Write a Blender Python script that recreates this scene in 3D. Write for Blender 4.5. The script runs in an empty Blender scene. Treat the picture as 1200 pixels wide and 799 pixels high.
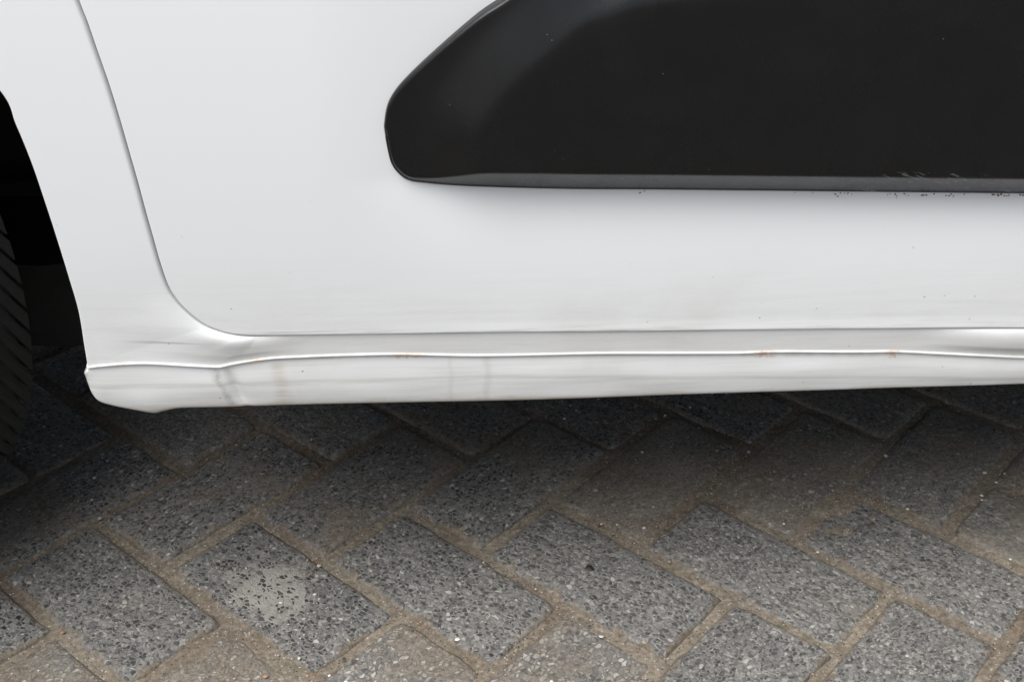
import bpy, bmesh, math, random
import numpy as np
from mathutils import Vector, Matrix, noise
random.seed(4)
S = bpy.context.scene
COL = S.collection
R = math.radians

# ------------------------------------------------------------ camera, light
cam = bpy.data.objects.new('camera', bpy.data.cameras.new('camera')); COL.objects.link(cam)
cam.location = (0, 0, .763); cam.rotation_euler = (R(90-31.19), 0, 0)
cam.data.sensor_width = 36; cam.data.lens = 1425/1200*36
cam.data.clip_start = .02; cam.data.clip_end = 2000
S.camera = cam
SUN_EL, SUN_AZ = 63, 219           # azimuth clockwise from +Y: nearly behind the camera
sun = bpy.data.objects.new('sun', bpy.data.lights.new('sun', 'SUN')); COL.objects.link(sun)
sun.data.energy = 2.4; sun.data.angle = R(54); sun.data.color = (1, .985, .955)
sd = Vector((math.sin(R(SUN_AZ))*math.cos(R(SUN_EL)), math.cos(R(SUN_AZ))*math.cos(R(SUN_EL)), math.sin(R(SUN_EL))))
sun.rotation_euler = sd.to_track_quat('Z', 'Y').to_euler()
W = bpy.data.worlds.new('World'); S.world = W; W.use_nodes = True
wn = W.node_tree.nodes; wl = W.node_tree.links
sky = wn.new('ShaderNodeTexSky'); sky.sky_type = 'NISHITA'; sky.sun_disc = False
sky.sun_elevation = R(SUN_EL); sky.sun_rotation = R(SUN_AZ); sky.dust_density = 3
hs = wn.new('ShaderNodeHueSaturation'); hs.inputs['Saturation'].default_value = .56
wl.new(sky.outputs[0], hs.inputs['Color']); wl.new(hs.outputs[0], wn['Background'].inputs['Color'])
wn['Background'].inputs['Strength'].default_value = .071
S.view_settings.view_transform = 'Standard'; S.view_settings.look = 'None'
S.view_settings.gamma = 1; S.view_settings.use_curve_mapping = False
S.view_settings.exposure = 0.88

# ------------------------------------------------------------ node helpers
class NT:
    def __init__(s, name):
        s.m = bpy.data.materials.new(name); s.m.use_nodes = True
        s.t = s.m.node_tree; s.b = s.t.nodes['Principled BSDF']
    def put(s, sock, v):
        if v is None: return
        if isinstance(v, bpy.types.NodeSocket): s.t.links.new(v, sock)
        else:
            if sock.type == 'RGBA' and not isinstance(v, (int, float)) and len(v) == 3: v = (*v, 1)
            if sock.type == 'VECTOR' and isinstance(v, (int, float)): v = (v, v, v)
            sock.default_value = v
    def n(s, typ, *ins, **kw):
        nd = s.t.nodes.new('ShaderNode'+typ)
        named = kw.pop('ins', {})
        for k, v in kw.items(): setattr(nd, k, v)
        for i, v in enumerate(ins): s.put(nd.inputs[i], v)
        for k, v in named.items(): s.put(nd.inputs[k], v)
        return nd
    def math(s, op, a, b=None, c=None): return s.n('Math', a, b, c, operation=op).outputs[0]
    def mul(s, a, b): return s.math('MULTIPLY', a, b)
    def add(s, a, b): return s.math('ADD', a, b)
    def sub(s, a, b): return s.math('SUBTRACT', a, b)
    def vec(s, op, a, b=None): return s.n('VectorMath', a, b, operation=op).outputs[0]
    def coord(s, k='Object'): return s.n('TexCoord').outputs[k]
    def xyz(s, v): return s.n('SeparateXYZ', v).outputs
    def noise(s, v, sc, det=3, rough=.5, k=0):
        return s.n('TexNoise', ins={'Vector': v, 'Scale': sc, 'Detail': det, 'Roughness': rough}).outputs[k]
    def vor(s, v, sc, feat='F1', rnd=1): return s.n('TexVoronoi', ins={'Vector': v, 'Scale': sc, 'Randomness': rnd}, feature=feat).outputs
    def ss(s, v, a, b, lo=0., hi=1.):
        nd = s.n('MapRange', interpolation_type='SMOOTHSTEP'); nd.clamp = True
        for i, q in enumerate((v, a, b, lo, hi)): s.put(nd.inputs[i], q)
        return nd.outputs[0]
    def gauss(s, v, c, w):                       # bump of half-width w about c
        return s.ss(s.math('ABSOLUTE', s.sub(v, c)), 0., w, 1., 0.)
    def mix(s, f, a, b, mode='MIX'):
        nd = s.t.nodes.new('ShaderNodeMix'); nd.data_type = 'RGBA'; nd.blend_type = mode
        s.put(nd.inputs[0], f); s.put(nd.inputs[6], a); s.put(nd.inputs[7], b)
        return nd.outputs[2]
    def ramp(s, f, stops, const=False):
        nd = s.n('ValToRGB', f); r = nd.color_ramp
        if const: r.interpolation = 'CONSTANT'
        while len(r.elements) < len(stops): r.elements.new(.5)
        for e, (p, c) in zip(r.elements, stops): e.position = p; e.color = (*c, 1) if len(c) == 3 else c
        return nd.outputs[0]
    def set(s, **k):
        for a, v in k.items(): s.put(s.b.inputs[a.replace('_', ' ')], v)
        return s.m
    def bump(s, h, dist, strength=1.):
        s.put(s.b.inputs['Normal'], s.n('Bump', ins={'Height': h, 'Distance': dist, 'Strength': strength}).outputs[0])

def tan_dust(q, v): return q.ramp(q.noise(v, 220, 4, .65), [(.3, (.108, .094, .076)), (.55, (.2, .178, .146)), (.75, (.32, .293, .25))])

def mat_paver(name='exposed_aggregate_concrete', single=True):
    q = NT(name)
    oi = q.n('ObjectInfo'); co = q.coord()
    r, g, bch = q.n('SeparateColor', oi.outputs['Color']).outputs
    off = q.mul(oi.outputs['Random'], 37.)
    p = q.vec('ADD', co, q.n('CombineXYZ', off, q.mul(off, 1.7), 0.).outputs[0])
    pw = q.vec('ADD', p, q.vec('MULTIPLY', q.vec('SUBTRACT', q.noise(p, 130, 2, k=1), (.5, .5, .5)), (.004, .004, .004)))
    # stone chips packed into a cement matrix, two sizes
    pa = q.vec('MULTIPLY', pw, (1, 1.35, 1))
    v1 = q.vor(pa, 185); e1 = q.vor(pa, 185, 'DISTANCE_TO_EDGE')[0]
    rnd = q.n('SeparateColor', v1[1]).outputs
    v3 = q.vor(pa, 205); e3 = q.vor(pa, 205, 'DISTANCE_TO_EDGE')[0]; r3 = q.n('SeparateColor', v3[1]).outputs
    dark = q.ramp(r3[0], [(0, (.016, .016, .017)), (.26, (.036, .036, .038)), (.43, (.094, .093, .094)), (.56, (.145, .142, .14)), (.74, (.196, .19, .182)), (.9, (.29, .285, .27)), (.965, (.42, .41, .38))], True)
    pale = q.ramp(rnd[0], [(0, (.06, .06, .06)), (.1, (.16, .157, .15)), (.34, (.24, .23, .21)), (.6, (.33, .312, .28)), (.8, (.45, .43, .39)), (.92, (.34, .29, .245)), (.97, (.58, .56, .52))], True)
    v2 = q.vor(pw, 420); r2 = q.n('SeparateColor', v2[1]).outputs
    fine = q.ramp(r2[1], [(0, (.03, .03, .033)), (.3, (.12, .12, .12)), (.6, (.2, .195, .185)), (.9, (.36, .34, .31))], True)
    cem = q.ramp(q.noise(p, 60, 5, .7), [(.3, (.118, .116, .111)), (.7, (.212, .206, .194))])
    cem = q.mix(.5, cem, fine)
    mdark = q.ss(e3, q.add(.04, q.mul(r3[1], .16)), q.add(.1, q.mul(r3[1], .16)))
    thr = q.add(.03, q.mul(rnd[1], .2))
    m1 = q.ss(e1, thr, q.add(thr, .05))
    wear = q.ss(q.noise(p, 70, 3), .25, .6, .8, 1.)
    c = q.mix(r, q.mix(q.mul(mdark, wear), cem, dark), q.mix(q.mul(m1, wear), cem, pale))
    mm_ = q.add(q.mul(mdark, q.sub(1., r)), q.mul(m1, r))
    # worn patch where the pale cement skin is still on
    lc = q.xyz(q.vec('MULTIPLY', q.vec('SUBTRACT', co, (.008, .006, 0)), (25, 32, 0)))
    rad = q.math('SQRT', q.add(q.mul(lc[0], lc[0]), q.mul(lc[1], lc[1])))
    sk = q.mul(q.ss(q.add(rad, q.mul(q.sub(q.noise(p, 42, 5, .72), .5), 4.4)), 1.35, .5), bch)
    c = q.mix(q.mul(sk, q.sub(1., q.mul(mdark, q.ss(r3[0], .46, .40)))), c, (.285, .275, .252))
    # trodden-in sand: along the edges and in drifting patches
    w = q.n('NewGeometry').outputs['Position']; wx = q.xyz(w); lx = q.xyz(co)
    ex = q.sub(.0998, q.math('ABSOLUTE', lx[0])); ey = q.sub(.0476, q.math('ABSOLUTE', lx[1]))
    ed = q.math('MINIMUM', ex, ey)
    nz = q.noise(w, 46, 4, .65); nz2 = q.noise(w, 9, 4, .6)
    edge = q.ss(q.add(ed, q.mul(q.sub(nz, .5), .03)), .006, -.001)
    if not single: edge = q.ss(nz, .62, .72)
    drift = q.ss(q.add(nz2, q.mul(g, .45)), .60, .86)
    grain = q.ss(q.noise(w, 330, 3, .6), .34, .6)
    du = q.math('MAXIMUM', q.mul(edge, .85), q.mul(drift, q.add(.25, q.mul(grain, .6))))
    tone = q.mix(q.ss(q.noise(w, 14, 2), .4, .7), (.84, .74, .64), (1.08, 1.06, 1.04))
    c = q.mix(du, c, q.mix(1., tan_dust(q, w), tone, 'MULTIPLY'))
    c = q.mix(.55, c, q.ramp(nz2, [(.25, (.72, .71, .7)), (.75, (1.12, 1.1, 1.06))]), 'MULTIPLY')
    film = q.mul(q.ss(q.noise(w, 26, 5, .7), .42, .7), .1)
    c = q.mix(film, c, (.29, .27, .24))
    h = q.add(q.mul(mm_, .55), q.add(q.mul(q.noise(p, 260, 4, .7), .5), q.mul(rnd[2], .35)))
    q.bump(h, .0014, .9)
    return q.set(Base_Color=c, Roughness=q.add(.62, q.mul(rnd[1], .3)))

def mat_sand():
    q = NT('joint_sand'); w = q.coord()
    c = tan_dust(q, w)
    big = q.noise(w, 7, 3, .6)
    c = q.mix(1., c, q.ramp(big, [(.3, (.72, .63, .55)), (.5, (1.0, .95, .89)), (.7, (1.2, 1.16, 1.08))]), 'MULTIPLY')
    c = q.mix(q.mul(q.ss(q.noise(w, 24, 4, .6), .6, .72), .5), c, (.085, .082, .035))     # moss
    c = q.mix(q.mul(q.ss(q.noise(w, 31, 3), .64, .74), .6), c, (.2, .085, .035))          # rusty sand
    v = q.vor(w, 520); rr = q.n('SeparateColor', v[1]).outputs
    c = q.mix(q.mul(q.ss(rr[0], .82, .84), q.ss(v[0], .5, .3)), c, q.ramp(rr[1], [(0, (.03, .03, .03)), (.45, (.24, .23, .21)), (.8, (.45, .43, .39))], True))
    q.bump(q.add(q.noise(w, 420, 4, .7), q.noise(w, 120, 3)), .0016, .9)
    return q.set(Base_Color=c, Roughness=.95)

def mat_ground():
    q = NT('far_paving'); w = q.coord()
    br = q.n('TexBrick', ins={'Vector': w, 'Color1': (.12, .118, .112), 'Color2': (.2, .195, .18), 'Mortar': (.2, .17, .12), 'Scale': 1., 'Mortar Size': .006, 'Brick Width': .21, 'Row Height': .105}).outputs[0]
    c = q.mix(.8, br, q.ramp(q.noise(w, 90, 4, .7), [(.3, (.5, .5, .5)), (.7, (1.2, 1.2, 1.2))]), 'MULTIPLY')
    return q.set(Base_Color=c, Roughness=.9)

OX, OY = .41, 1.62                     # the car's origin on the ground
K, LIFT = .905, .0725                  # panel drawings to metres: size, and height of their zero line
def mat_paint(name, kind=''):
    q = NT(name); w = q.coord(); x, y, z = q.xyz(w)
    x = q.mul(q.add(x, OX), 1/K); z = q.mul(q.sub(z, LIFT), 1/K)
    c = (.80, .81, .815)
    st = q.noise(q.vec('MULTIPLY', w, (3, 3, 60)), 4, 4, .6)            # wiped, horizontal smears
    bl = q.noise(w, 9, 5, .6)
    low = q.ss(z, .34, .22)
    gr = q.mul(low, q.add(.08, q.mul(q.ss(st, .42, .68), .22)))
    if kind == 'sill': gr = q.add(.16, q.mul(q.ss(st, .42, .72), .26))
    c = q.mix(gr, c, (.57, .55, .49))
    c = q.mix(q.mul(q.ss(bl, .45, .75), q.mul(low, .3)), c, (.50, .485, .44))
    sp = q.vor(w, 260); rs = q.n('SeparateColor', sp[1]).outputs         # mud specks
    c = q.mix(q.mul(q.mul(q.ss(rs[0], .992, .994), q.ss(sp[0], .28, .12)), q.mul(q.ss(z, .42, .2), .7)), c, (.2, .16, .11))
    if kind == 'sill':
        nx = q.add(x, q.mul(q.sub(q.noise(w, 40, 3), .5), .012))
        zr = q.sub(z, q.sub(.2238, q.mul(q.math('MAXIMUM', x, 0.), .036)))      # height against the weld lip
        sl = q.add(nx, q.mul(q.sub(z, .19), .28))
        c = q.mix(q.mul(q.gauss(sl, -.242, .006), q.mul(q.ss(q.noise(w, 90, 4, .7), .3, .6), .55)), c, (.25, .235, .20))
        c = q.mix(q.mul(q.gauss(sl, -.250, .014), q.mul(q.ss(bl, .3, .6), .2)), c, (.36, .35, .32))
        c = q.mix(q.mul(q.gauss(nx, -.196, .011), q.mul(q.ss(st, .3, .6), .4)), c, (.47, .38, .26))
        c = q.mix(q.mul(q.gauss(nx, -.021, .005), .22), c, (.40, .385, .35))
        c = q.mix(q.mul(q.gauss(nx, -.052, .003), .15), c, (.40, .385, .35))
        bot = q.ss(q.add(z, q.mul(q.sub(q.noise(q.vec('MULTIPLY', w, (1, 1, 3)), 30, 4, .6), .5), .012)), .183, .169)
        c = q.mix(q.mul(bot, .75), c, (.30, .245, .165))
        c = q.mix(q.mul(q.ss(zr, -.0018, -.0008), q.add(.12, q.mul(q.ss(q.noise(w, 60, 4, .65), .4, .7), .4))), c, (.52, .505, .46))
        for cx, ww, k in ((-.087, .02, .5), (.215, .017, .55), (.326, .010, .5), (-.212, .012, .4), (-.325, .008, .3)):
            c = q.mix(q.mul(q.mul(q.gauss(nx, cx, ww), q.mul(q.ss(zr, -.0030, -.0012), q.ss(q.noise(w, 260, 4, .7), .38, .56))), k*1.35), c, (.52, .31, .18))
        c = q.mix(q.mul(q.gauss(q.add(zr, q.mul(q.sub(st, .5), .01)), -.023, .0035), .3), c, (.36, .355, .33))
    if kind == 'panel':
        sc = q.gauss(q.add(z, q.mul(q.sub(st, .5), .006)), q.sub(.2330, q.mul(x, .04)), .0016)
        c = q.mix(q.mul(q.mul(sc, q.gauss(x, -.285, .05)), .55), c, (.33, .32, .3))
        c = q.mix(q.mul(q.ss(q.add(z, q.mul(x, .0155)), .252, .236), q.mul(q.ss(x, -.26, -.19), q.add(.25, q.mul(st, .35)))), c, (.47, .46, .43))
    if kind == 'door':
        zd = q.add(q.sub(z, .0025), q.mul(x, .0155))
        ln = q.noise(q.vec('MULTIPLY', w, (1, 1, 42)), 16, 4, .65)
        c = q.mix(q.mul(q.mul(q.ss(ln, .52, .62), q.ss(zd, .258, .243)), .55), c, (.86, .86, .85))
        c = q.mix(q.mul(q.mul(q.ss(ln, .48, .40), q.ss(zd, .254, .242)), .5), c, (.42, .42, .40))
    rf = q.add(q.mul(gr, .5), .22)
    return q.set(Base_Color=c, Roughness=rf, Coat_Weight=.6, Coat_Roughness=.07)

def mat_plastic():
    q = NT('black_plastic'); w = q.coord(); x, y, z = q.xyz(w); x = q.mul(q.add(x, OX), 1/K); z = q.mul(q.sub(z, LIFT), 1/K)
    c = q.mix(q.ss(q.noise(w, 40, 3), .4, .8), (.004, .0038, .004), (.0055, .0053, .0055))
    v = q.vor(w, 330); rr = q.n('SeparateColor', v[1]).outputs
    c = q.mix(q.mul(q.ss(rr[0], .987, .989), q.ss(v[0], .17, .06)), c, (.12, .12, .125))           # dust motes
    dv = q.vec('MULTIPLY', q.n('Mapping', w, None, (0, R(-25), 0)).outputs[0], (1, 1, 5))
    scf = q.mul(q.ss(q.noise(dv, 80, 5, .7), .545, .62), q.mul(q.ss(q.noise(w, 36, 2), .42, .52), q.mul(q.ss(x, .23, .29), q.ss(q.add(z, q.mul(x, .03)), .4035, .3995))))
    c = q.mix(q.mul(scf, .7), c, (.2, .195, .19))
    q.bump(q.noise(w, 1500, 2), .0001, .35); q.b.inputs['Specular IOR Level'].default_value = .45
    return q.set(Base_Color=c, Roughness=q.ss(q.noise(w, 22, 5, .65), .3, .75, .22, .34))

def mat_simple(name, col, rough, sc=60, var=.3, bumpd=0.):
    q = NT(name); w = q.coord()
    f = q.noise(w, sc, 4, .6)
    c = q.mix(f, tuple(a*(1-var) for a in col), tuple(a*(1+var) for a in col))
    if bumpd: q.bump(f, bumpd)
    return q.set(Base_Color=c, Roughness=rough)
def mat_grit():
    q = NT('grit'); c = q.n('VertexColor', layer_name='Col').outputs[0]
    return q.set(Base_Color=c, Roughness=.8)

M_PAVER = mat_paver(); M_PAVERS_FAR = mat_paver('outlying_aggregate_concrete', False); M_SAND = mat_sand(); M_GROUND = mat_ground()
M_PANEL = mat_paint('white_paint_panel', 'panel'); M_SILL = mat_paint('white_paint_sill', 'sill')
M_DOOR = mat_paint('white_paint_door', 'door'); M_WHITE = mat_paint('white_paint')
M_BLACK = mat_plastic()
M_RUBBER = mat_simple('tyre_rubber', (.015, .0145, .0135), .85, 90, .35, .0004)
M_LINER = mat_simple('liner_plastic', (.03, .028, .027), .85, 30, .4, .001)
M_UNDER = mat_simple('underbody_coating', (.016, .015, .014), .9, 14, .5, .002)
M_ALLOY = mat_simple('wheel_steel', (.35, .35, .36), .4)
M_GAP_SHADE = mat_simple('gap_shade', (.03, .03, .03), .7)  # dark tone standing in for shade inside the shut line
M_GLASS = mat_simple('dark_glass', (.01, .012, .013), .06)
M_DIRT = mat_simple('dried_mud', (.16, .09, .05), .9)
M_PEB = mat_simple('dark_pebble', (.02, .019, .018), .6, 300, .5, .0005)
M_GRIT = mat_grit()

# ------------------------------------------------------------ mesh helpers
def link(name, verts, faces, mats, parent=None, smooth=True, origin=None):
    me = bpy.data.meshes.new(name)
    me.from_pydata([tuple(map(float, v)) for v in verts], [], faces); me.validate()
    bm = bmesh.new(); bm.from_mesh(me); bmesh.ops.recalc_face_normals(bm, faces=bm.faces)
    bm.to_mesh(me); bm.free()
    for m in (mats if isinstance(mats, (list, tuple)) else [mats]): me.materials.append(m)
    if smooth: me.polygons.foreach_set('use_smooth', [True]*len(me.polygons))
    o = bpy.data.objects.new(name, me); COL.objects.link(o)
    if parent is not None: o.parent = parent
    return o
def grid_faces(nu, nv, base=0, close=False):
    f = []
    for i in range(nu if close else nu-1):
        for j in range(nv-1):
            a = base+i*nv+j; b = base+((i+1) % nu)*nv+j
            f.append((a, b, b+1, a+1))
    return f
def spline(P, n):                                  # Catmull-Rom through P, n points even in arc length
    P = np.array(P, float); Q = np.vstack([2*P[0]-P[1], P, 2*P[-1]-P[-2]]); out = []
    for i in range(1, len(Q)-2):
        a, b, c, d = Q[i-1:i+3]
        for t in np.linspace(0, 1, 24, endpoint=False):
            out.append(.5*(2*b+(c-a)*t+(2*a-5*b+4*c-d)*t*t+(3*b-a-3*c+d)*t**3))
    out.append(P[-1]); return resample(np.array(out), n)
def arclen(P): return np.concatenate([[0], np.cumsum(np.hypot(*np.diff(P, axis=0).T))])
def resample(P, n):
    L = arclen(P); s = np.linspace(0, L[-1], n)
    return np.stack([np.interp(s, L, P[:, 0]), np.interp(s, L, P[:, 1])], 1)
def normals2(P):
    t = np.gradient(P, axis=0); t /= np.linalg.norm(t, axis=1)[:, None]+1e-12
    return np.stack([-t[:, 1], t[:, 0]], 1)        # left of travel
def sst(v, a, b):
    t = np.clip((np.asarray(v, float)-a)/(b-a), 0, 1); return t*t*(3-2*t)
def polydist(P, x, z):
    """signed distance (positive left of travel) from points to polyline P"""
    p = np.stack([x, z], -1); best = np.full(p.shape[:-1], 9.); sg = np.zeros(p.shape[:-1])
    for a, b in zip(P[:-1], P[1:]):
        d = b-a; t = np.clip(((p-a)@d)/(d@d), 0, 1); r = p-a-t[..., None]*d
        e = np.hypot(r[..., 0], r[..., 1]); c = np.sign(d[0]*r[..., 1]-d[1]*r[..., 0])
        m = e < best; best = np.where(m, e, best); sg = np.where(m, c, sg)
    return best*np.where(sg == 0, 1, sg)

# ------------------------------------------------------------ ground and paving
def plane(name, x0, x1, y0, y1, z, m, kind='structure'):
    o = link(name, [(x0, y0, z), (x1, y0, z), (x1, y1, z), (x0, y1, z)], [(0, 1, 2, 3)], m, smooth=False)
    o['kind'] = kind; return o
plane('ground', -400, 400, -400, 400, -.014, M_GROUND)
pavement = plane('pavement', -4, 4, -4, 4, -.0095, M_SAND)
U_ = Vector((math.cos(.7136), -math.sin(.7136))); V_ = Vector((math.sin(.7136), math.cos(.7136))); UNIT = .105
def gpt(u, v): q = U_*(u*UNIT)+V_*(v*UNIT); return Vector((q.x-.3260, q.y+.8527))
def paver_mesh(seed):
    rnd = random.Random(seed); hx, hy = .0994, .0472; out = []
    def side(a, b, n):
        for k in range(n): out.append(a.lerp(b, k/n))
    c = [Vector((-hx, -hy)), Vector((hx, -hy)), Vector((hx, hy)), Vector((-hx, hy))]
    cr = []
    for k in range(4):
        prev = (c[k-1]-c[k]).normalized(); nx = (c[(k+1) % 4]-c[k]).normalized()
        ch = rnd.choice((.004, .005, .007, .012)); cr.append((c[k]+prev*ch*rnd.uniform(.7, 1.3), c[k]+(prev+nx)*ch*.28, c[k]+nx*ch*rnd.uniform(.7, 1.3)))
    for k in range(4):
        a, m, b = cr[k]; out += [a, m]
        side(b, cr[(k+1) % 4][0], 11 if k % 2 == 0 else 6)
    n = len(out); vs = []; fs = []
    off = [rnd.gauss(0, .0006) - (rnd.random() < .1)*rnd.uniform(.001, .003) for _ in range(n)]
    rings = [(-.055, 0), (-.0065, 0), (-.0022, .0011), (-.0006, .0034), (0, .0078)]
    for z, ins in rings:
        for k, p in enumerate(out):
            d = p.normalized(); q = Vector((p.x-math.copysign(ins, p.x)*min(1, abs(p.x)/.03), p.y-math.copysign(ins, p.y)*min(1, abs(p.y)/.02)))
            o = off[k] if z > -.03 else 0
            vs.append((q.x+math.copysign(o, q.x), q.y+math.copysign(o, q.y), z+(rnd.gauss(0, .0002) if z > -.005 else 0)))
    for r in range(len(rings)-1):
        for k in range(n): fs.append((r*n+k, r*n+(k+1) % n, (r+1)*n+(k+1) % n, (r+1)*n+k))
    b = (len(rings)-1)*n; ct = len(vs); vs.append((0, 0, .0004))
    for k in range(n): fs.append((b+k, b+(k+1) % n, ct))
    return vs, fs
protos = []
for k in range(10):
    o = link('paving_stone', *paver_mesh(k), M_PAVER, pavement); protos.append(o)
bricks = []
for i in range(-60, 60):
    for k in range(-30, 30):
        bricks.append((gpt(i+1, i+4*k+.5), 0))                # long way down-right
        b = i+4*k+2; bricks.append((gpt(i+.5, b), 1))
bricks = [b for b in bricks if abs(b[0].x) < 3.6 and -3 < b[0].y < 3.9]
bricks.sort(key=lambda b: (b[0].x/1.15)**2+((b[0].y-.9)/1.0)**2)
TONE = {}
def near(p, u, v): return (p-gpt(u, v)).length < .02
rb = random.Random(9)
far_v, far_f = [], []
for n, (p, o) in enumerate(bricks):
    rz = -.7136+(math.pi/2 if o else 0)+rb.gauss(0, .008)+(math.pi if rb.random() < .5 else 0)
    if n < 300:
        src = protos[n % 10]
        ob = src if n < 10 else src.copy()
        if n >= 10: COL.objects.link(ob); ob.parent = pavement
        ob.location = (p.x+rb.gauss(0, .0015), p.y+rb.gauss(0, .0015), rb.gauss(0, .0012)); ob.rotation_euler = (rb.gauss(0, .006), rb.gauss(0, .006), rz)
        tone, dust, skin = rb.choice((.0, .05, .15, .25, .4)), rb.uniform(0, .25), 0
        for (u, v, t, d, s) in ((1, .5, .05, 0., 1.), (1.5, -1, 1., .6, 0), (.5, -2, 1., .7, 0), (2.5, 0, 1., .5, 0), (3.5, 1, .85, .45, 0), (2, 1.5, .1, 0, 0),
                                (0, -.5, .12, .05, 0), (3, 2.5, .2, 0, 0), (4, 3.5, .3, .1, 0), (5, 4.5, .25, .05, 0), (4.5, 2, .25, .1, 0), (5.5, 3, .35, .1, 0),
                                (2.5, 4, .3, .75, 0), (3.5, 5, .75, .7, 0), (6, 5.5, .7, .75, 0), (5.5, 7, .6, .75, 0), (4.5, 6, .5, .5, 0), (.5, 2, .15, .1, 0), (1.5, 3, .05, .15, 0)):
            if near(p, u, v): tone, dust, skin = t, d, s
        if p.y > .93 and rb.random() < .75: dust = max(dust, rb.uniform(.3, .62))
        ob.color = (tone, dust, skin, 1)
    else:
        c, s = math.cos(rz), math.sin(rz); b = len(far_v)
        for hx, hy, z in ((.099, .0465, -.05), (.099, .0465, -.005), (.095, .0425, 0)):
            for sx, sy in ((-1, -1), (1, -1), (1, 1), (-1, 1)):
                far_v.append((p.x+c*hx*sx-s*hy*sy, p.y+s*hx*sx+c*hy*sy, z))
        for r in (0, 4):
            for q in range(4): far_f.append((b+r+q, b+r+(q+1) % 4, b+r+4+(q+1) % 4, b+r+4+q))
        far_f.append((b+8, b+9, b+10, b+11))
fo = link('outlying_paving_stones', far_v, far_f, M_PAVERS_FAR, pavement, smooth=False); fo['kind'] = 'stuff'; fo.color = (.3, .15, 0, 1)

# sand swept into the joints and drifted over some stones
def drift(x, y):
    h = 0
    for cx, cy, rx, ry, a in ((.10, .955, .10, .05, .0022), (.36, .96, .11, .05, .0022), (.26, 1.0, .1, .05, .0014), (-.30, .745, .06, .03, .002), (.03, .72, .10, .02, .0014)):
        e = ((x-cx)/rx)**2+((y-cy)/ry)**2
        if e < 4: h += a*math.exp(-e)
    return h
nx, ny = 340, 200; sv = []
for i in range(nx):
    for j in range(ny):
        x = -.85+1.7*i/(nx-1); y = .45+1.0*j/(ny-1); q = Vector((x, y, 0))
        a = noise.noise(q*9); b = noise.noise(q*38+Vector((3, 1, 0))); c = noise.noise(q*140)
        d = drift(x, y); d *= .75+.6*noise.noise(q*60)
        edge = max(abs(x)/.85, abs(y-.95)/.5)
        z = -.0034+.0012*a+.0016*b+.0011*c+d - max(0, edge-.93)*.09
        sv.append((x, y, z))
so = link('joint_sand', sv, grid_faces(nx, ny), M_SAND, pavement); so['kind'] = 'stuff'

# loose grit
rg = random.Random(21); gv, gf, gc = [], [], []
PAL = [(.5, .48, .44), (.42, .36, .28), (.3, .28, .25), (.05, .05, .05), (.12, .11, .1), (.34, .2, .12), (.62, .6, .56)]
for q_ in range(7000):
    x = rg.uniform(-.7, .7); y = rg.uniform(.5, 1.3)
    if noise.noise(Vector((x*7, y*7, 3))) < rg.uniform(-.5, .35) and rg.random() < .8: continue
    fine = q_ > 2200
    r = .0005+.0004*rg.random() if fine else .0006+.0019*rg.random()**4; b = len(gv); a0 = rg.uniform(0, 6.3); col = rg.choice(PAL[1:3]+[(.22, .18, .13)]) if fine else rg.choice(PAL); fl = rg.uniform(.5, .9)
    z0 = max(0, drift(x, y)-.002)+.0002
    for k in range(5):
        a = a0+k*1.2566; q = r*rg.uniform(.7, 1.2); gv.append((x+q*math.cos(a), y+q*math.sin(a), z0+r*fl*.3))
    gv.append((x, y, z0-.001)); gv.append((x+r*rg.uniform(-.3, .3), y+r*rg.uniform(-.3, .3), z0+r*fl*1.1))
    for k in range(5):
        gf.append((b+k, b+(k+1) % 5, b+6)); gf.append((b+(k+1) % 5, b+k, b+5)); gc += [col, col]
go = link('grit', gv, gf, M_GRIT, smooth=False); go['kind'] = 'stuff'
go['label'] = 'loose pale and dark grit scattered over the paving stones'; go['category'] = 'grit'
ca = go.data.color_attributes.new('Col', 'FLOAT_COLOR', 'CORNER')
for p in go.data.polygons:
    for li in p.loop_indices: ca.data[li].color = (*gc[p.index], 1)

def pebble(name, loc, r, m, label, seed):
    bm = bmesh.new(); bmesh.ops.create_icosphere(bm, subdivisions=3, radius=1)
    for v in bm.verts:
        k = 1+.55*noise.noise(v.co*1.1+Vector((seed, 0, 0)))+.3*noise.noise(v.co*2.6+Vector((0, seed, 0)))
        v.co = Vector((v.co.x*r*k*1.15, v.co.y*r*k*.85, (v.co.z*.62*k+.28)*r))
    me = bpy.data.meshes.new(name); bm.to_mesh(me); bm.free(); me.materials.append(m)
    me.polygons.foreach_set('use_smooth', [True]*len(me.polygons))
    o = bpy.data.objects.new(name, me); COL.objects.link(o); o.location = loc
    o['label'] = label; o['category'] = 'pebble'
pebble('pebble', (.071, .852, .0), .0042, M_PEB, 'small black pebble lying alone on a grey paving stone', 2.)

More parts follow.
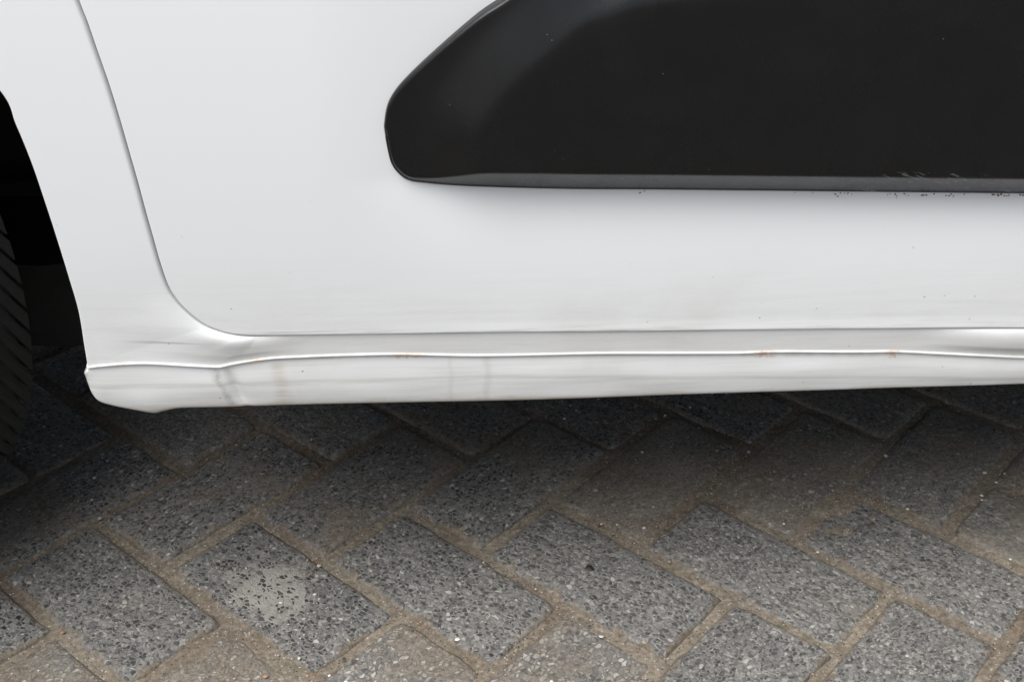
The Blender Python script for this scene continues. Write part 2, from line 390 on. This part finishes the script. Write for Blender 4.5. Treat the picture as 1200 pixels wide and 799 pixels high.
# ------------------------------------------------------------ the car
car = bpy.data.objects.new('car', None); COL.objects.link(car); YAW = R(2.5); car.rotation_euler = (0, 0, YAW)
car.location = (OX*math.cos(YAW)-(OY-.778)*math.sin(YAW), .778+OX*math.sin(YAW)+(OY-.778)*math.cos(YAW), 0); car.empty_display_size = .3
car['label'] = 'white car with black plastic side moulding and grimy sill parked on paving stones'; car['category'] = 'car'
Y0 = .778
def D0(z): return .14*(np.asarray(z)-.45)**2+.10*np.maximum(0, np.asarray(z)-.75)**2
def carpart(name, xzd, faces, m, parent=car, **k):       # points given as x, z and depth behind the door skin
    return link(name, [(x*K-OX, Y0+d-OY, z*K+LIFT) for x, z, d in xzd], faces, m, parent, **k)
mm = lambda L: np.array(L, float)/1000
GAP = mm([(-358, 930), (-346, 780), (-323, 625), (-303.4, 527.4), (-300.2, 512.5), (-296.7, 491.1), (-292.8, 467.9), (-289.6, 443.2), (-286.5, 413), (-284.1, 388.7), (-282, 362.1), (-280.1, 341.3), (-278.2, 320), (-275.5, 300.7), (-271.7, 288.3), (-264.1, 275.1), (-251.7, 261.5), (-238.2, 254), (-224.1, 249.9), (-210.4, 248.6), (-189.5, 248.4), (-84.4, 247.3), (0.3, 246.3), (114.3, 244.5), (214.9, 243.1), (287.4, 242), (434, 239), (470, 235), (520, 233.8), (600, 232), (740, 229)])
ARCH = mm([(-1085, 330), (-1060, 450), (-990, 560), (-880, 640), (-740, 670), (-600, 645), (-490, 580), (-407, 515), (-369.7, 463.3), (-363.6, 437.2), (-358.4, 406.5), (-354.6, 369.4), (-352.4, 342.9), (-350.4, 313.5), (-348.8, 277.3), (-350.9, 242.3), (-352.2, 220.6)])
RIDGE = mm([(-352.2, 221.2), (-343.7, 222.4), (-326, 223.7), (-308.4, 223.9), (-291, 222.9), (-268.1, 220.7), (-250.7, 219.1), (-243.7, 218.9), (-229.1, 222), (-201.8, 225.6), (-174.9, 226.6), (-143.6, 227.2), (-98.2, 227.1), (-64.8, 225.5), (-30.5, 223.8), (14.7, 223.3), (72.4, 223.1), (144.9, 221.3), (193.8, 220.2), (225.2, 220.6), (291.5, 218.5), (328.5, 217.7), (366, 214.8), (416.7, 211), (441.7, 209.1), (470, 208.4), (500, 207.79999999999998), (550, 206.9), (640, 205.1), (760, 203.1)])
LOW = mm([(-358.6, 209.5), (-358.1, 196.8), (-356.9, 187.5), (-352.5, 179), (-339.1, 172.9), (-321.7, 167.6), (-307.6, 164), (-298.7, 166.1), (-286.2, 168.9), (-266.3, 169.4), (-229.5, 169), (-149.5, 168.9), (16.3, 168.1), (152.1, 170.1), (304.2, 171.5), (457.4, 174.3), (480, 174.70000000000002), (530, 175.70000000000002), (620, 178.3), (760, 181.3)])
MU = mm([(-95.5, 424), (-95.2, 432.7), (-92.2, 446.6), (-86.4, 457), (-77.8, 466.7), (-63, 480.3), (-42.5, 497.5), (-22.4, 513.2), (-5.4, 523.9), (22, 543), (60, 570), (100, 588), (160, 595), (690, 600)])
ML = mm([(-95.5, 424), (-95, 417.1), (-92.4, 401.2), (-87.4, 392), (-80.1, 385.6), (-68.5, 382.5), (-32.7, 377.3), (31.6, 372.2), (132.4, 369.2), (403.3, 360.7), (690, 352.0)])
ARC = mm([(-19, 340), (-22, 385), (-25, 410), (-26, 429.6), (-11.5, 450.9), (8.1, 473.5), (27.8, 491.3), (46.6, 508.7), (66.1, 516.3), (117.2, 527.5), (300, 538), (700, 542)])
gapS = spline(GAP, 700)

def door_depth(x, z):
    zm = np.interp(x, ML[4:, 0], ML[4:, 1]); k = .0130*float(sst(x, -.15, .04))
    return float(D0(z))+k*(math.exp(-(zm-z)/.042) if z < zm else 1)
# door ---------------------------------------------------------
def build_door():
    base = gapS.copy(); nr = normals2(base); HG = .0006+.0007*(1-sst(base[:, 0], -.275, -.235))[:, None]
    offs = [0, .0003, .0008, .0014, .003]
    rows = []
    for k in range(0, len(base), 1):
        rows.append(k)
    chains = [base+nr*(HG+o) for o in offs]
    r = .0008
    drop = [r-math.sqrt(max(0, r*r-(r-min(o, r))**2)) for o in offs]
    pts = []; nv = 2+len(offs)+62
    last = chains[-1]
    for k in rows:
        pts.append((chains[0][k][0], chains[0][k][1], D0(chains[0][k][1])+.016))
        pts.append((chains[0][k][0], chains[0][k][1], D0(chains[0][k][1])+.006))
        for ch, dd in zip(chains, drop): pts.append((ch[k][0], ch[k][1], D0(ch[k][1])+dd))
        x, z0 = last[k]; z1 = .952
        for t in np.concatenate([np.linspace(0, .28, 40), np.linspace(.28, 1, 24)[1:]])[1:]:
            z = z0+(z1-z0)*(t if t > 0 else 0); pts.append((x, z, door_depth(x, z)))
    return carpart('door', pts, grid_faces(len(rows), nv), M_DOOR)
door = build_door()

# moulding on the door ----------------------------------------
def moulding_depth(x, z, zb):
    a = polydist(arcS, x, z)                               # positive outside (up-left) of the raised face
    w = .041-.012*sst(x, .005, .075)
    t = np.clip(a/w, -.3, 1.4)
    soft = .5*(1+t-np.sqrt((t-1)**2+.05))-.5*(.0)          # smooth min(t,1)
    soft = np.minimum(soft, 1)
    up = .5*(soft+np.sqrt(soft**2+.010))                   # smooth max(t,0)
    H = .0012+.0128*(1-np.clip(up, 0, 1))
    bev = .0012-.0110*sst(x, -.15, .04)+(z-zb)*1.03
    k = .0012; d = H-bev
    return .5*(H+bev-np.sqrt(d*d+k*k))
arcS = spline(ARC, 160)
def build_moulding():
    up = spline(MU, 700); lo = spline(ML, 700)
    ins = .0026
    upo = up-normals2(up)*ins; loo = lo+normals2(lo)*ins    # inward
    x0 = max(loo[:, 0].min(), upo[:, 0].min())+.00005
    xs = np.concatenate([x0+np.linspace(0, 1, 110)**2.4*.06, np.linspace(x0+.06, .680, 240)[1:]])
    xs = np.unique(np.round(xs, 6))
    def chain(off, orig, sgn):
        o = np.argsort(off[:, 0], kind='stable'); z = np.interp(xs, off[o, 0], off[o, 1])
        nn = normals2(orig); n0 = np.interp(xs, off[o, 0], nn[o, 0]); n1 = np.interp(xs, off[o, 0], nn[o, 1])
        n = np.stack([n0, n1], 1); n /= np.linalg.norm(n, axis=1)[:, None]
        return np.stack([xs, z], 1), n*sgn                  # outward normal
    Lp, Ln = chain(loo, lo, -1); Up, Un = chain(upo, up, 1)
    NJ = 90; tt = np.linspace(0, 1, NJ); tt = .5*tt+.5*tt**1.8
    pts = []
    rim = [(ins, None), (ins, .0034), (ins-.0006, .0012), (ins-.0015, .0003)]
    nv = NJ+2*len(rim)
    for i in range(len(xs)):
        zs = Lp[i, 1]+(Up[i, 1]-Lp[i, 1])*tt
        h = moulding_depth(np.full(NJ, xs[i]), zs, Lp[i, 1]-.0002)
        hb, ht = h[0], h[-1]
        for o, d in rim: q = Lp[i]+Ln[i]*o; pts.append((q[0], q[1], D0(q[1])+(.02 if d is None else d-hb)))
        for z, hh in zip(zs, h): pts.append((xs[i], z, float(D0(z))-hh))
        for o, d in reversed(rim): q = Up[i]+Un[i]*o; pts.append((q[0], q[1], D0(q[1])+(.02 if d is None else d-ht)))
    f = grid_faces(len(xs), nv)
    nr = len(rim)
    for q in range(nr-1): f.append((q, q+1, nv-2-q, nv-1-q))
    f.append(tuple(range(nr-1, nv-nr+1)))
    f.append(tuple(range((len(xs)-1)*nv, len(xs)*nv)))
    return carpart('side_moulding', pts, f, M_BLACK, door)
build_moulding()
# mud flecks caught under the moulding
rd = random.Random(5); dv, df = [], []
for x0, n in ((.262, 10), (.312, 7), (.332, 5), (.352, 7), (.388, 6), (.398, 4), (.103, 3), (.225, 3), (.30, 4), (.41, 4)):
    for _ in range(n):
        x = x0+rd.gauss(0, .004); z = np.interp(x, ML[:, 0], ML[:, 1])-.0012-abs(rd.gauss(0, .0012)); r = rd.uniform(.0003, .0010); b = len(dv)
        for k in range(5): a = k*1.2566; dv.append((x+r*1.4*math.cos(a)*rd.uniform(.6, 1.2), z+r*math.sin(a), door_depth(x, z)+.0001))
        dv.append((x, z, door_depth(x, z)-.0005))
        for k in range(5): df.append((b+k, b+(k+1) % 5, b+5))
mf = carpart('mud_flecks', dv, df, M_DIRT, door, smooth=False); mf['kind'] = 'stuff'

# side panel round the door -------------------------------------
def knots(P, ks):                                            # nearest sample index of each knot
    return [int(np.argmin(np.hypot(*(P-np.array(k)).T))) for k in ks]
def piecewise(P, idx, counts):
    out = []
    for a, b, n in zip(idx[:-1], idx[1:], counts):
        seg = resample(P[a:b+1], n+1); out.append(seg[:-1])
    return np.vstack(out+[P[idx[-1]:idx[-1]+1]])
def build_panel():
    hood = spline(mm([(-1500, 640), (-1400, 740), (-1100, 810), (-700, 885), (-430, 925), (-368, 932)]), 160)
    gp = gapS-normals2(gapS)*(.0006+.0008*(1-sst(gapS[:, 0], -.275, -.235)))[:, None]
    inner = np.vstack([hood, gp]); outer = np.vstack([spline(ARCH, 700), spline(RIDGE, 700)])
    ki = knots(inner, [inner[0], (-.368, .932), (-.323, .625), (-.2801, .3413), (-.2517, .2600), (-.2104, .2470), (.74, .2275)])
    ko = knots(outer, [outer[0], (-.60, .64), (-.44, .535), (-.3504, .3135), (-.3522, .2212), (-.2291, .222), (.76, .203)])
    cnt = (70, 30, 110, 70, 60, 420)
    A = piecewise(inner, ki, cnt); B = piecewise(outer, ko, cnt)
    n = len(A); s0, s1, s2 = sum(cnt[:3]), sum(cnt[:4]), sum(cnt[:5])
    # w: 0 beside the door, 1 under it
    idx = np.arange(n); w = sst(idx, s0-8, s2+6); corner = sst(idx, s0+30, s1+30)*(1-sst(idx, s2-22, s2+22))
    w2 = sst(A[:, 0], .335, .425)                               # dimple comes back far right
    corner = np.maximum(corner, w2*.85)
    tv = np.unique(np.concatenate([[0, .006, .016, .03, .05], np.linspace(.08, .94, 34), [.965, .985, 1]]))
    pts = []; nv = len(tv)+3
    ag = normals2(A)
    bx = normals2(B)
    for i in range(n):
        L = np.linalg.norm(B[i]-A[i]); zr = D0(A[i, 1])
        under = .0020
        pts.append((A[i, 0], A[i, 1], zr+.020)); 
        for t in tv:
            p = A[i]+(B[i]-A[i])*t; s = t*L
            e = .0007*max(0, 1-s/.0013)**2                    # rolled edge at the shut line
            c1 = -.0040*(s/.011)*math.exp(1-s/.011)*(1-float(sst(t, .6, .95)))                 # the corner is dished in toward the door edge
            u1 = under*(1-.30*float(sst(t, 0, 1)))
            d = (1-w[i])*0+w[i]*u1*(1-.8*corner[i])+corner[i]*c1
            wl = 1-sst(i, s1+10, s2+60)
            # the flank turns in a little above the weld lip, left of the door
            fl = .0035*float(sst(p[1], .262, .222))*float(sst(p[0], -.338, -.295))*wl
            d = d*1+fl*(1-w[i])
            pts.append((p[0], p[1], float(D0(p[1]))+e+d))
        q = B[i]; d = pts[-1][2]
        pts.append((q[0]-bx[i, 0]*.0008 if i < s1 else q[0], q[1], d+.0022)); pts.append((q[0], q[1], d+.028))
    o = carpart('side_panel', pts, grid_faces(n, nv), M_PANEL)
    edge = np.array([(pts[i*nv+nv-3][0], pts[i*nv+nv-3][1], pts[i*nv+nv-3][2]) for i in range(n)])
    return o, edge[s1:]
panel, lip = build_panel()

# sill below the lip ---------------------------------------------
def build_sill():
    low = spline(LOW, 900); top = lip
    kt = [0, int(np.argmin(abs(top[:, 0]+.3086))), int(np.argmin(abs(top[:, 0]+.2291))), len(top)-1]
    kl = knots(low, [low[0], (-.3076, .1640), (-.2295, .1690), low[-1]])
    cnt = (90, 50, 420)
    T = piecewise(top[:, :2], kt, cnt); Lw = piecewise(low, kl, cnt)
    dl = np.interp(T[:, 0], top[:, 0], top[:, 2])
    tv = np.linspace(0, 1, 26)[1:]; pts = []
    head = [(.0010, .004), (.0011, -.0002), (.0008, -.0011), (.0002, -.0015), (-.0005, -.0014), (-.0011, -.0008), (-.0016, .0005), (-.0021, .0012)]
    for i in range(len(T)):
        x, z = T[i]; d = dl[i]; end = float(sst(x, -.353, -.341))
        for dz, dd in head: pts.append((x, z+dz, d+(dd if dd > 0 else dd)))
        zb = Lw[i, 1]; xb = Lw[i, 0]; z0 = z-.0021; d0 = d+.0012
        for t in tv:
            zz = z0+(zb-z0)*t; xx = x+(xb-x)*t
            bulge = .0016*math.sin(math.pi*min(1, t*1.05))
            dd = d0+.0045*t**1.5-bulge+.010*float(sst(t, .86, 1.0))**2
            wob = .0007*noise.noise(Vector((xx*14, zz*40, 0)))*math.sin(math.pi*t)
            dent = .0042*math.exp(-abs((xx+.240-.25*(z-zz))/.0045)**1.4)*math.sin(math.pi*min(1, t))      # joint where fender meets sill
            pts.append((xx, zz, dd+wob+dent))
        bd = pts[-1][2]
        pts.append((xb, zb-.0006, bd+.004)); pts.append((xb, zb+.002, bd+.012)); pts.append((xb, zb+.012, bd+.03))
    nv = len(head)+len(tv)+3
    # close the left end round the corner into the arch
    first = pts[:nv]
    lead = []
    for r, dd in ((.0012, .0015), (.002, .006), (.002, .03)):
        lead.append([(p[0]-r, p[1], p[2]+dd) for p in first])
    allp = lead[2]+lead[1]+lead[0]+pts
    return carpart('sill', allp, grid_faces(len(T)+3, nv), M_SILL)
build_sill()

# the rest of the body, out of frame ------------------------------
def body_shell():
    def arc(cx, r, a0, a1, n=14): return [(cx+r*math.cos(R(a0+(a1-a0)*k/n)), .30+r*math.sin(R(a0+(a1-a0)*k/n))) for k in range(n+1)]
    ol = [(-1.52, .30), (-1.56, .60), (-1.45, .74), (-1.1, .80), (-.62, .90), (-.42, .945), (-.05, 1.38), (.2, 1.47), (.9, 1.51), (1.7, 1.47), (2.2, 1.36), (2.44, .95), (2.47, .6), (2.42, .30)]
    ol += arc(1.63, .37, 0, 180)+[(1.26, .265), (-.235, .265), (-.235, .30)]+arc(-.66, .425, 0, 180)[1:-1]+[(-1.085, .30)]
    n = len(ol); v = []
    for y in (.826, 2.44):
        for x, z in ol:
            ins = .16*max(0, z-.95)/.55; v.append((x-OX, (y+ins if y < 1.5 else y-ins)-OY, z))
    f = [tuple(range(n)), tuple(range(n, 2*n))[::-1]]+[(k, (k+1) % n, n+(k+1) % n, n+k) for k in range(n)]
    me = bpy.data.meshes.new('body_shell'); me.from_pydata(v, [], f); me.materials.append(M_WHITE); me.materials.append(M_UNDER)
    for k in range(14, n): me.polygons[2+k].material_index = 1
    bm = bmesh.new(); bm.from_mesh(me); bmesh.ops.triangulate(bm, faces=[q for q in bm.faces if len(q.verts) > 4]); bmesh.ops.recalc_face_normals(bm, faces=bm.faces); bm.to_mesh(me); bm.free()
    o = bpy.data.objects.new('body_shell', me); COL.objects.link(o); o.parent = car
body_shell()
def colpanel(name, xs, lo, hi, m, proud=0., parent=car):
    pts = []; nv = 30
    for x in xs:
        a, b = lo(x), hi(x); pts.append((x, a, float(D0(a))+.03))
        for t in np.linspace(0, 1, nv-2): z = a+(b-a)*t; pts.append((x, z, float(D0(z))-proud))
        pts.append((x, b, float(D0(b))+.03))
    xs = list(xs); f = grid_faces(len(xs), nv)+[tuple(range(nv))[::-1], tuple(range((len(xs)-1)*nv, len(xs)*nv))]
    return carpart(name, pts, f, m, parent)
rarch = lambda x: .255+math.sqrt(max(0, .36**2-(x-1.8)**2)) if abs(x-1.8) < .36 else .21
colpanel('rear_door', np.linspace(.746, 1.425, 40), lambda x: .25, lambda x: .95, M_WHITE)
colpanel('rear_quarter', np.concatenate([[1.431], np.linspace(1.4402, 2.1598, 60), np.linspace(2.17, 2.42, 12)]), rarch, lambda x: .95, M_WHITE)
colpanel('rear_sill', np.linspace(.762, 1.428, 30), lambda x: .195, lambda x: .243, M_WHITE)
colpanel('front_bumper', np.linspace(-1.51, -1.092, 30), lambda x: .24, lambda x: .62-.25*(x+1.51)-.05, M_WHITE)
link('added_front_valance', [(x-OX, y-OY, z) for x in (-1.40, -1.34) for y in (.84, 1.2, 1.65, 2.1, 2.42) for z in (.17, .36)], [(a, a+1, a+3, a+2) for a in (0, 2, 4, 6)]+[(a+11, a+10, a+12, a+13) for a in (0, 2, 4, 6)]+[(a, a+2, a+12, a+10) for a in (0, 2, 4, 6)], M_UNDER, car, smooth=False)  # unseen valance, added to stop light entering under the front
def window(x0, x1, x2, x3):
    v = [(x0, .975), (x1, .975), (x2, 1.40), (x3, 1.40)]; q = []
    for dy in (-.006, .01):
        for x, z in v: q.append((x-OX, 0.826+.16*(z-.95)/.55+dy-OY, z))
    link('side_window', q, [(0, 1, 2, 3), (7, 6, 5, 4)]+[(k, (k+1) % 4, 4+(k+1) % 4, 4+k) for k in range(4)], M_GLASS, car, smooth=False)
window(-.30, .70, .70, .12); window(.78, 1.5, 1.42, .78)
# dark strip behind the shut line, stands in for the gap's shade
sp = []
for p in gapS: sp += [(p[0]-.012, p[1]-.004, float(D0(p[1]))+.021), (p[0]+.012, p[1]+.012, float(D0(p[1]))+.021)]
carpart('gap_shade_strip', sp, grid_faces(len(gapS), 2), M_GAP_SHADE)
# wheel arch liner with a ledge
def liner(cx, y0, y1):
    v = []; n = 40; prof = [(y0, .363), (y0+.02, .356), (y0+.10, .356), (y0+.105, .350), (y0+.13, .350), (y0+.135, .356), (y1, .356)]
    for k in range(n+1):
        a = R(-14+208*k/n); rr = .004*math.sin(k*.9)**2
        for y, r in prof: v.append((cx+(r-rr)*math.cos(a)-OX, y-OY, max(.25, .30+(r-rr)*math.sin(a))))
    link('wheel_arch_liner', v, grid_faces(n+1, len(prof)), M_LINER, car)
    v0 = [(cx-.36-OX, y1-OY, .12), (cx+.36-OX, y1-OY, .12), (cx+.36-OX, y1-OY, .55), (cx-.36-OX, y1-OY, .55), (cx-.36-OX, y1+.03-OY, .12), (cx+.36-OX, y1+.03-OY, .12), (cx+.36-OX, y1+.03-OY, .55), (cx-.36-OX, y1+.03-OY, .55), (cx-.36-OX, y1-.03-OY, .27), (cx+.36-OX, y1-.03-OY, .27), (cx+.36-OX, y1-.03-OY, .255), (cx-.36-OX, y1-.03-OY, .255)]
    link('wheelhouse', v0, [(0, 1, 2, 3), (7, 6, 5, 4), (0, 4, 5, 1), (2, 6, 7, 3), (8, 9, 10, 11)], M_LINER, car, smooth=False)
    bp = [(cx-.34-OX, y1-OY, .22), (cx+.34-OX, y1-OY, .22), (cx+.30-OX, y1-OY, .5), (cx-.30-OX, y1-OY, .5)]
liner(-.66, .815, 1.17); liner(1.63, .815, 1.17)
# underbody: floor with pressed ribs, hung under the shell
ub = []; xs = np.linspace(-1.40, 2.28, 60); ys = np.linspace(.845, 2.40, 40)
for x in xs:
    for y in ys: ub.append((x-OX, y-OY, .256+(.014 if int((y+5)*7) % 2 else 0)+(.006 if int((x+5)*9) % 3 == 0 else 0)))
nb = len(ub)
keep = [f for f in grid_faces(60, 40) if all(min(abs(ub[i][0]+OX+.66), abs(ub[i][0]+OX-1.63)) > .37 for i in f)]
link('underbody', ub, keep, M_UNDER, car)
# dark arm added behind the front wheel to cover lit paving there
sf = [(x, y, z) for x, dz in ((-.80, .0), (-.60, .0), (-.44, -.012), (-.28, .0)) for y, z in ((1.05, .235+dz), (1.045, .165+dz), (1.065, .135+dz), (1.16, .135+dz), (1.18, .165+dz), (1.18, .255))]
link('added_dark_arm', [(x-OX, y-OY, z) for x, y, z in sf], [(i*6+j, i*6+(j+1) % 6, i*6+6+(j+1) % 6, i*6+6+j) for i in range(3) for j in range(6)]+[(5, 4, 3, 2, 1, 0), (18, 19, 20, 21, 22, 23)], M_LINER, car, smooth=False)
# jacking rib behind the sill
jr = [(x, z, d) for x in (-.345, -.05, .3, .7) for z, d in ((.185, .035), (.17, .036), (.17, .05), (.185, .052))]
carpart('jacking_rib', jr, grid_faces(4, 4), M_UNDER, smooth=False)

def wheel(x, y, steer):
    w = bpy.data.objects.new('wheel', None); COL.objects.link(w); w.parent = car; w.location = (x-OX, y-OY, .300); w.rotation_euler = (0, 0, steer); w.empty_display_size = .1
    prof = [(-.075, .195), (-.092, .215), (-.098, .245), (-.094, .272), (-.085, .287), (-.070, .2925), (-.03, .2945), (0, .295), (.03, .2945), (.070, .2925), (.085, .287), (.094, .272), (.098, .245), (.092, .215), (.075, .195)]
    n = 96; v = []
    for k in range(n):
        a = 2*math.pi*k/n
        for yy, r in prof: v.append((r*math.cos(a), yy, r*math.sin(a)))
    f = grid_faces(n, len(prof), close=True); 
    NB = 84
    for k in range(NB):
        for (ya, yb, sl, hgt, ph) in ((-.094, -.046, 1.7, .0075, 0), (-.040, -.003, -.8, .0065, .4), (.003, .040, .8, .0065, .1), (.046, .094, -1.7, .0075, .55)):
            a0 = 2*math.pi*(k+ph)/NB; wd = 2*math.pi/NB*.84; b = len(v)
            for top in (0, 1):
                for yy, da in ((ya, 0), (yb, 0), (yb, wd), (ya, wd)):
                    sk = sl*(yy-ya)/.30/1.0*(1 if 1 else 0)
                    rc = np.interp(yy, [-.094, -.066, .066, .094], [.284, .2925, .2925, .284])
                    r = rc-.003+(hgt+.003-.0006*0)*top
                    ins = .06*wd*top
                    aa = a0+da+sk+(ins if da == 0 else -ins)
                    v.append((r*math.cos(aa), yy, r*math.sin(aa)))
            f += [(b+4, b+5, b+6, b+7)]+[(b+q, b+(q+1) % 4, b+4+(q+1) % 4, b+4+q) for q in range(4)]
    link('tyre', v, f, M_RUBBER, w, smooth=False)
    v = []; rp = [(-.07, .198), (-.075, .19), (-.06, .18), (-.03, .17), (-.045, .12), (-.055, .06), (-.055, .012), (.06, .012), (.06, .198), (-.07, .198)]
    for k in range(48):
        a = 2*math.pi*k/48
        for yy, r in rp: v.append((r*math.cos(a), yy, r*math.sin(a)))
    link('rim', v, grid_faces(48, len(rp), close=True), M_ALLOY, w)
wheel(-.683, .950, R(-33)); wheel(1.63, .90, 0)
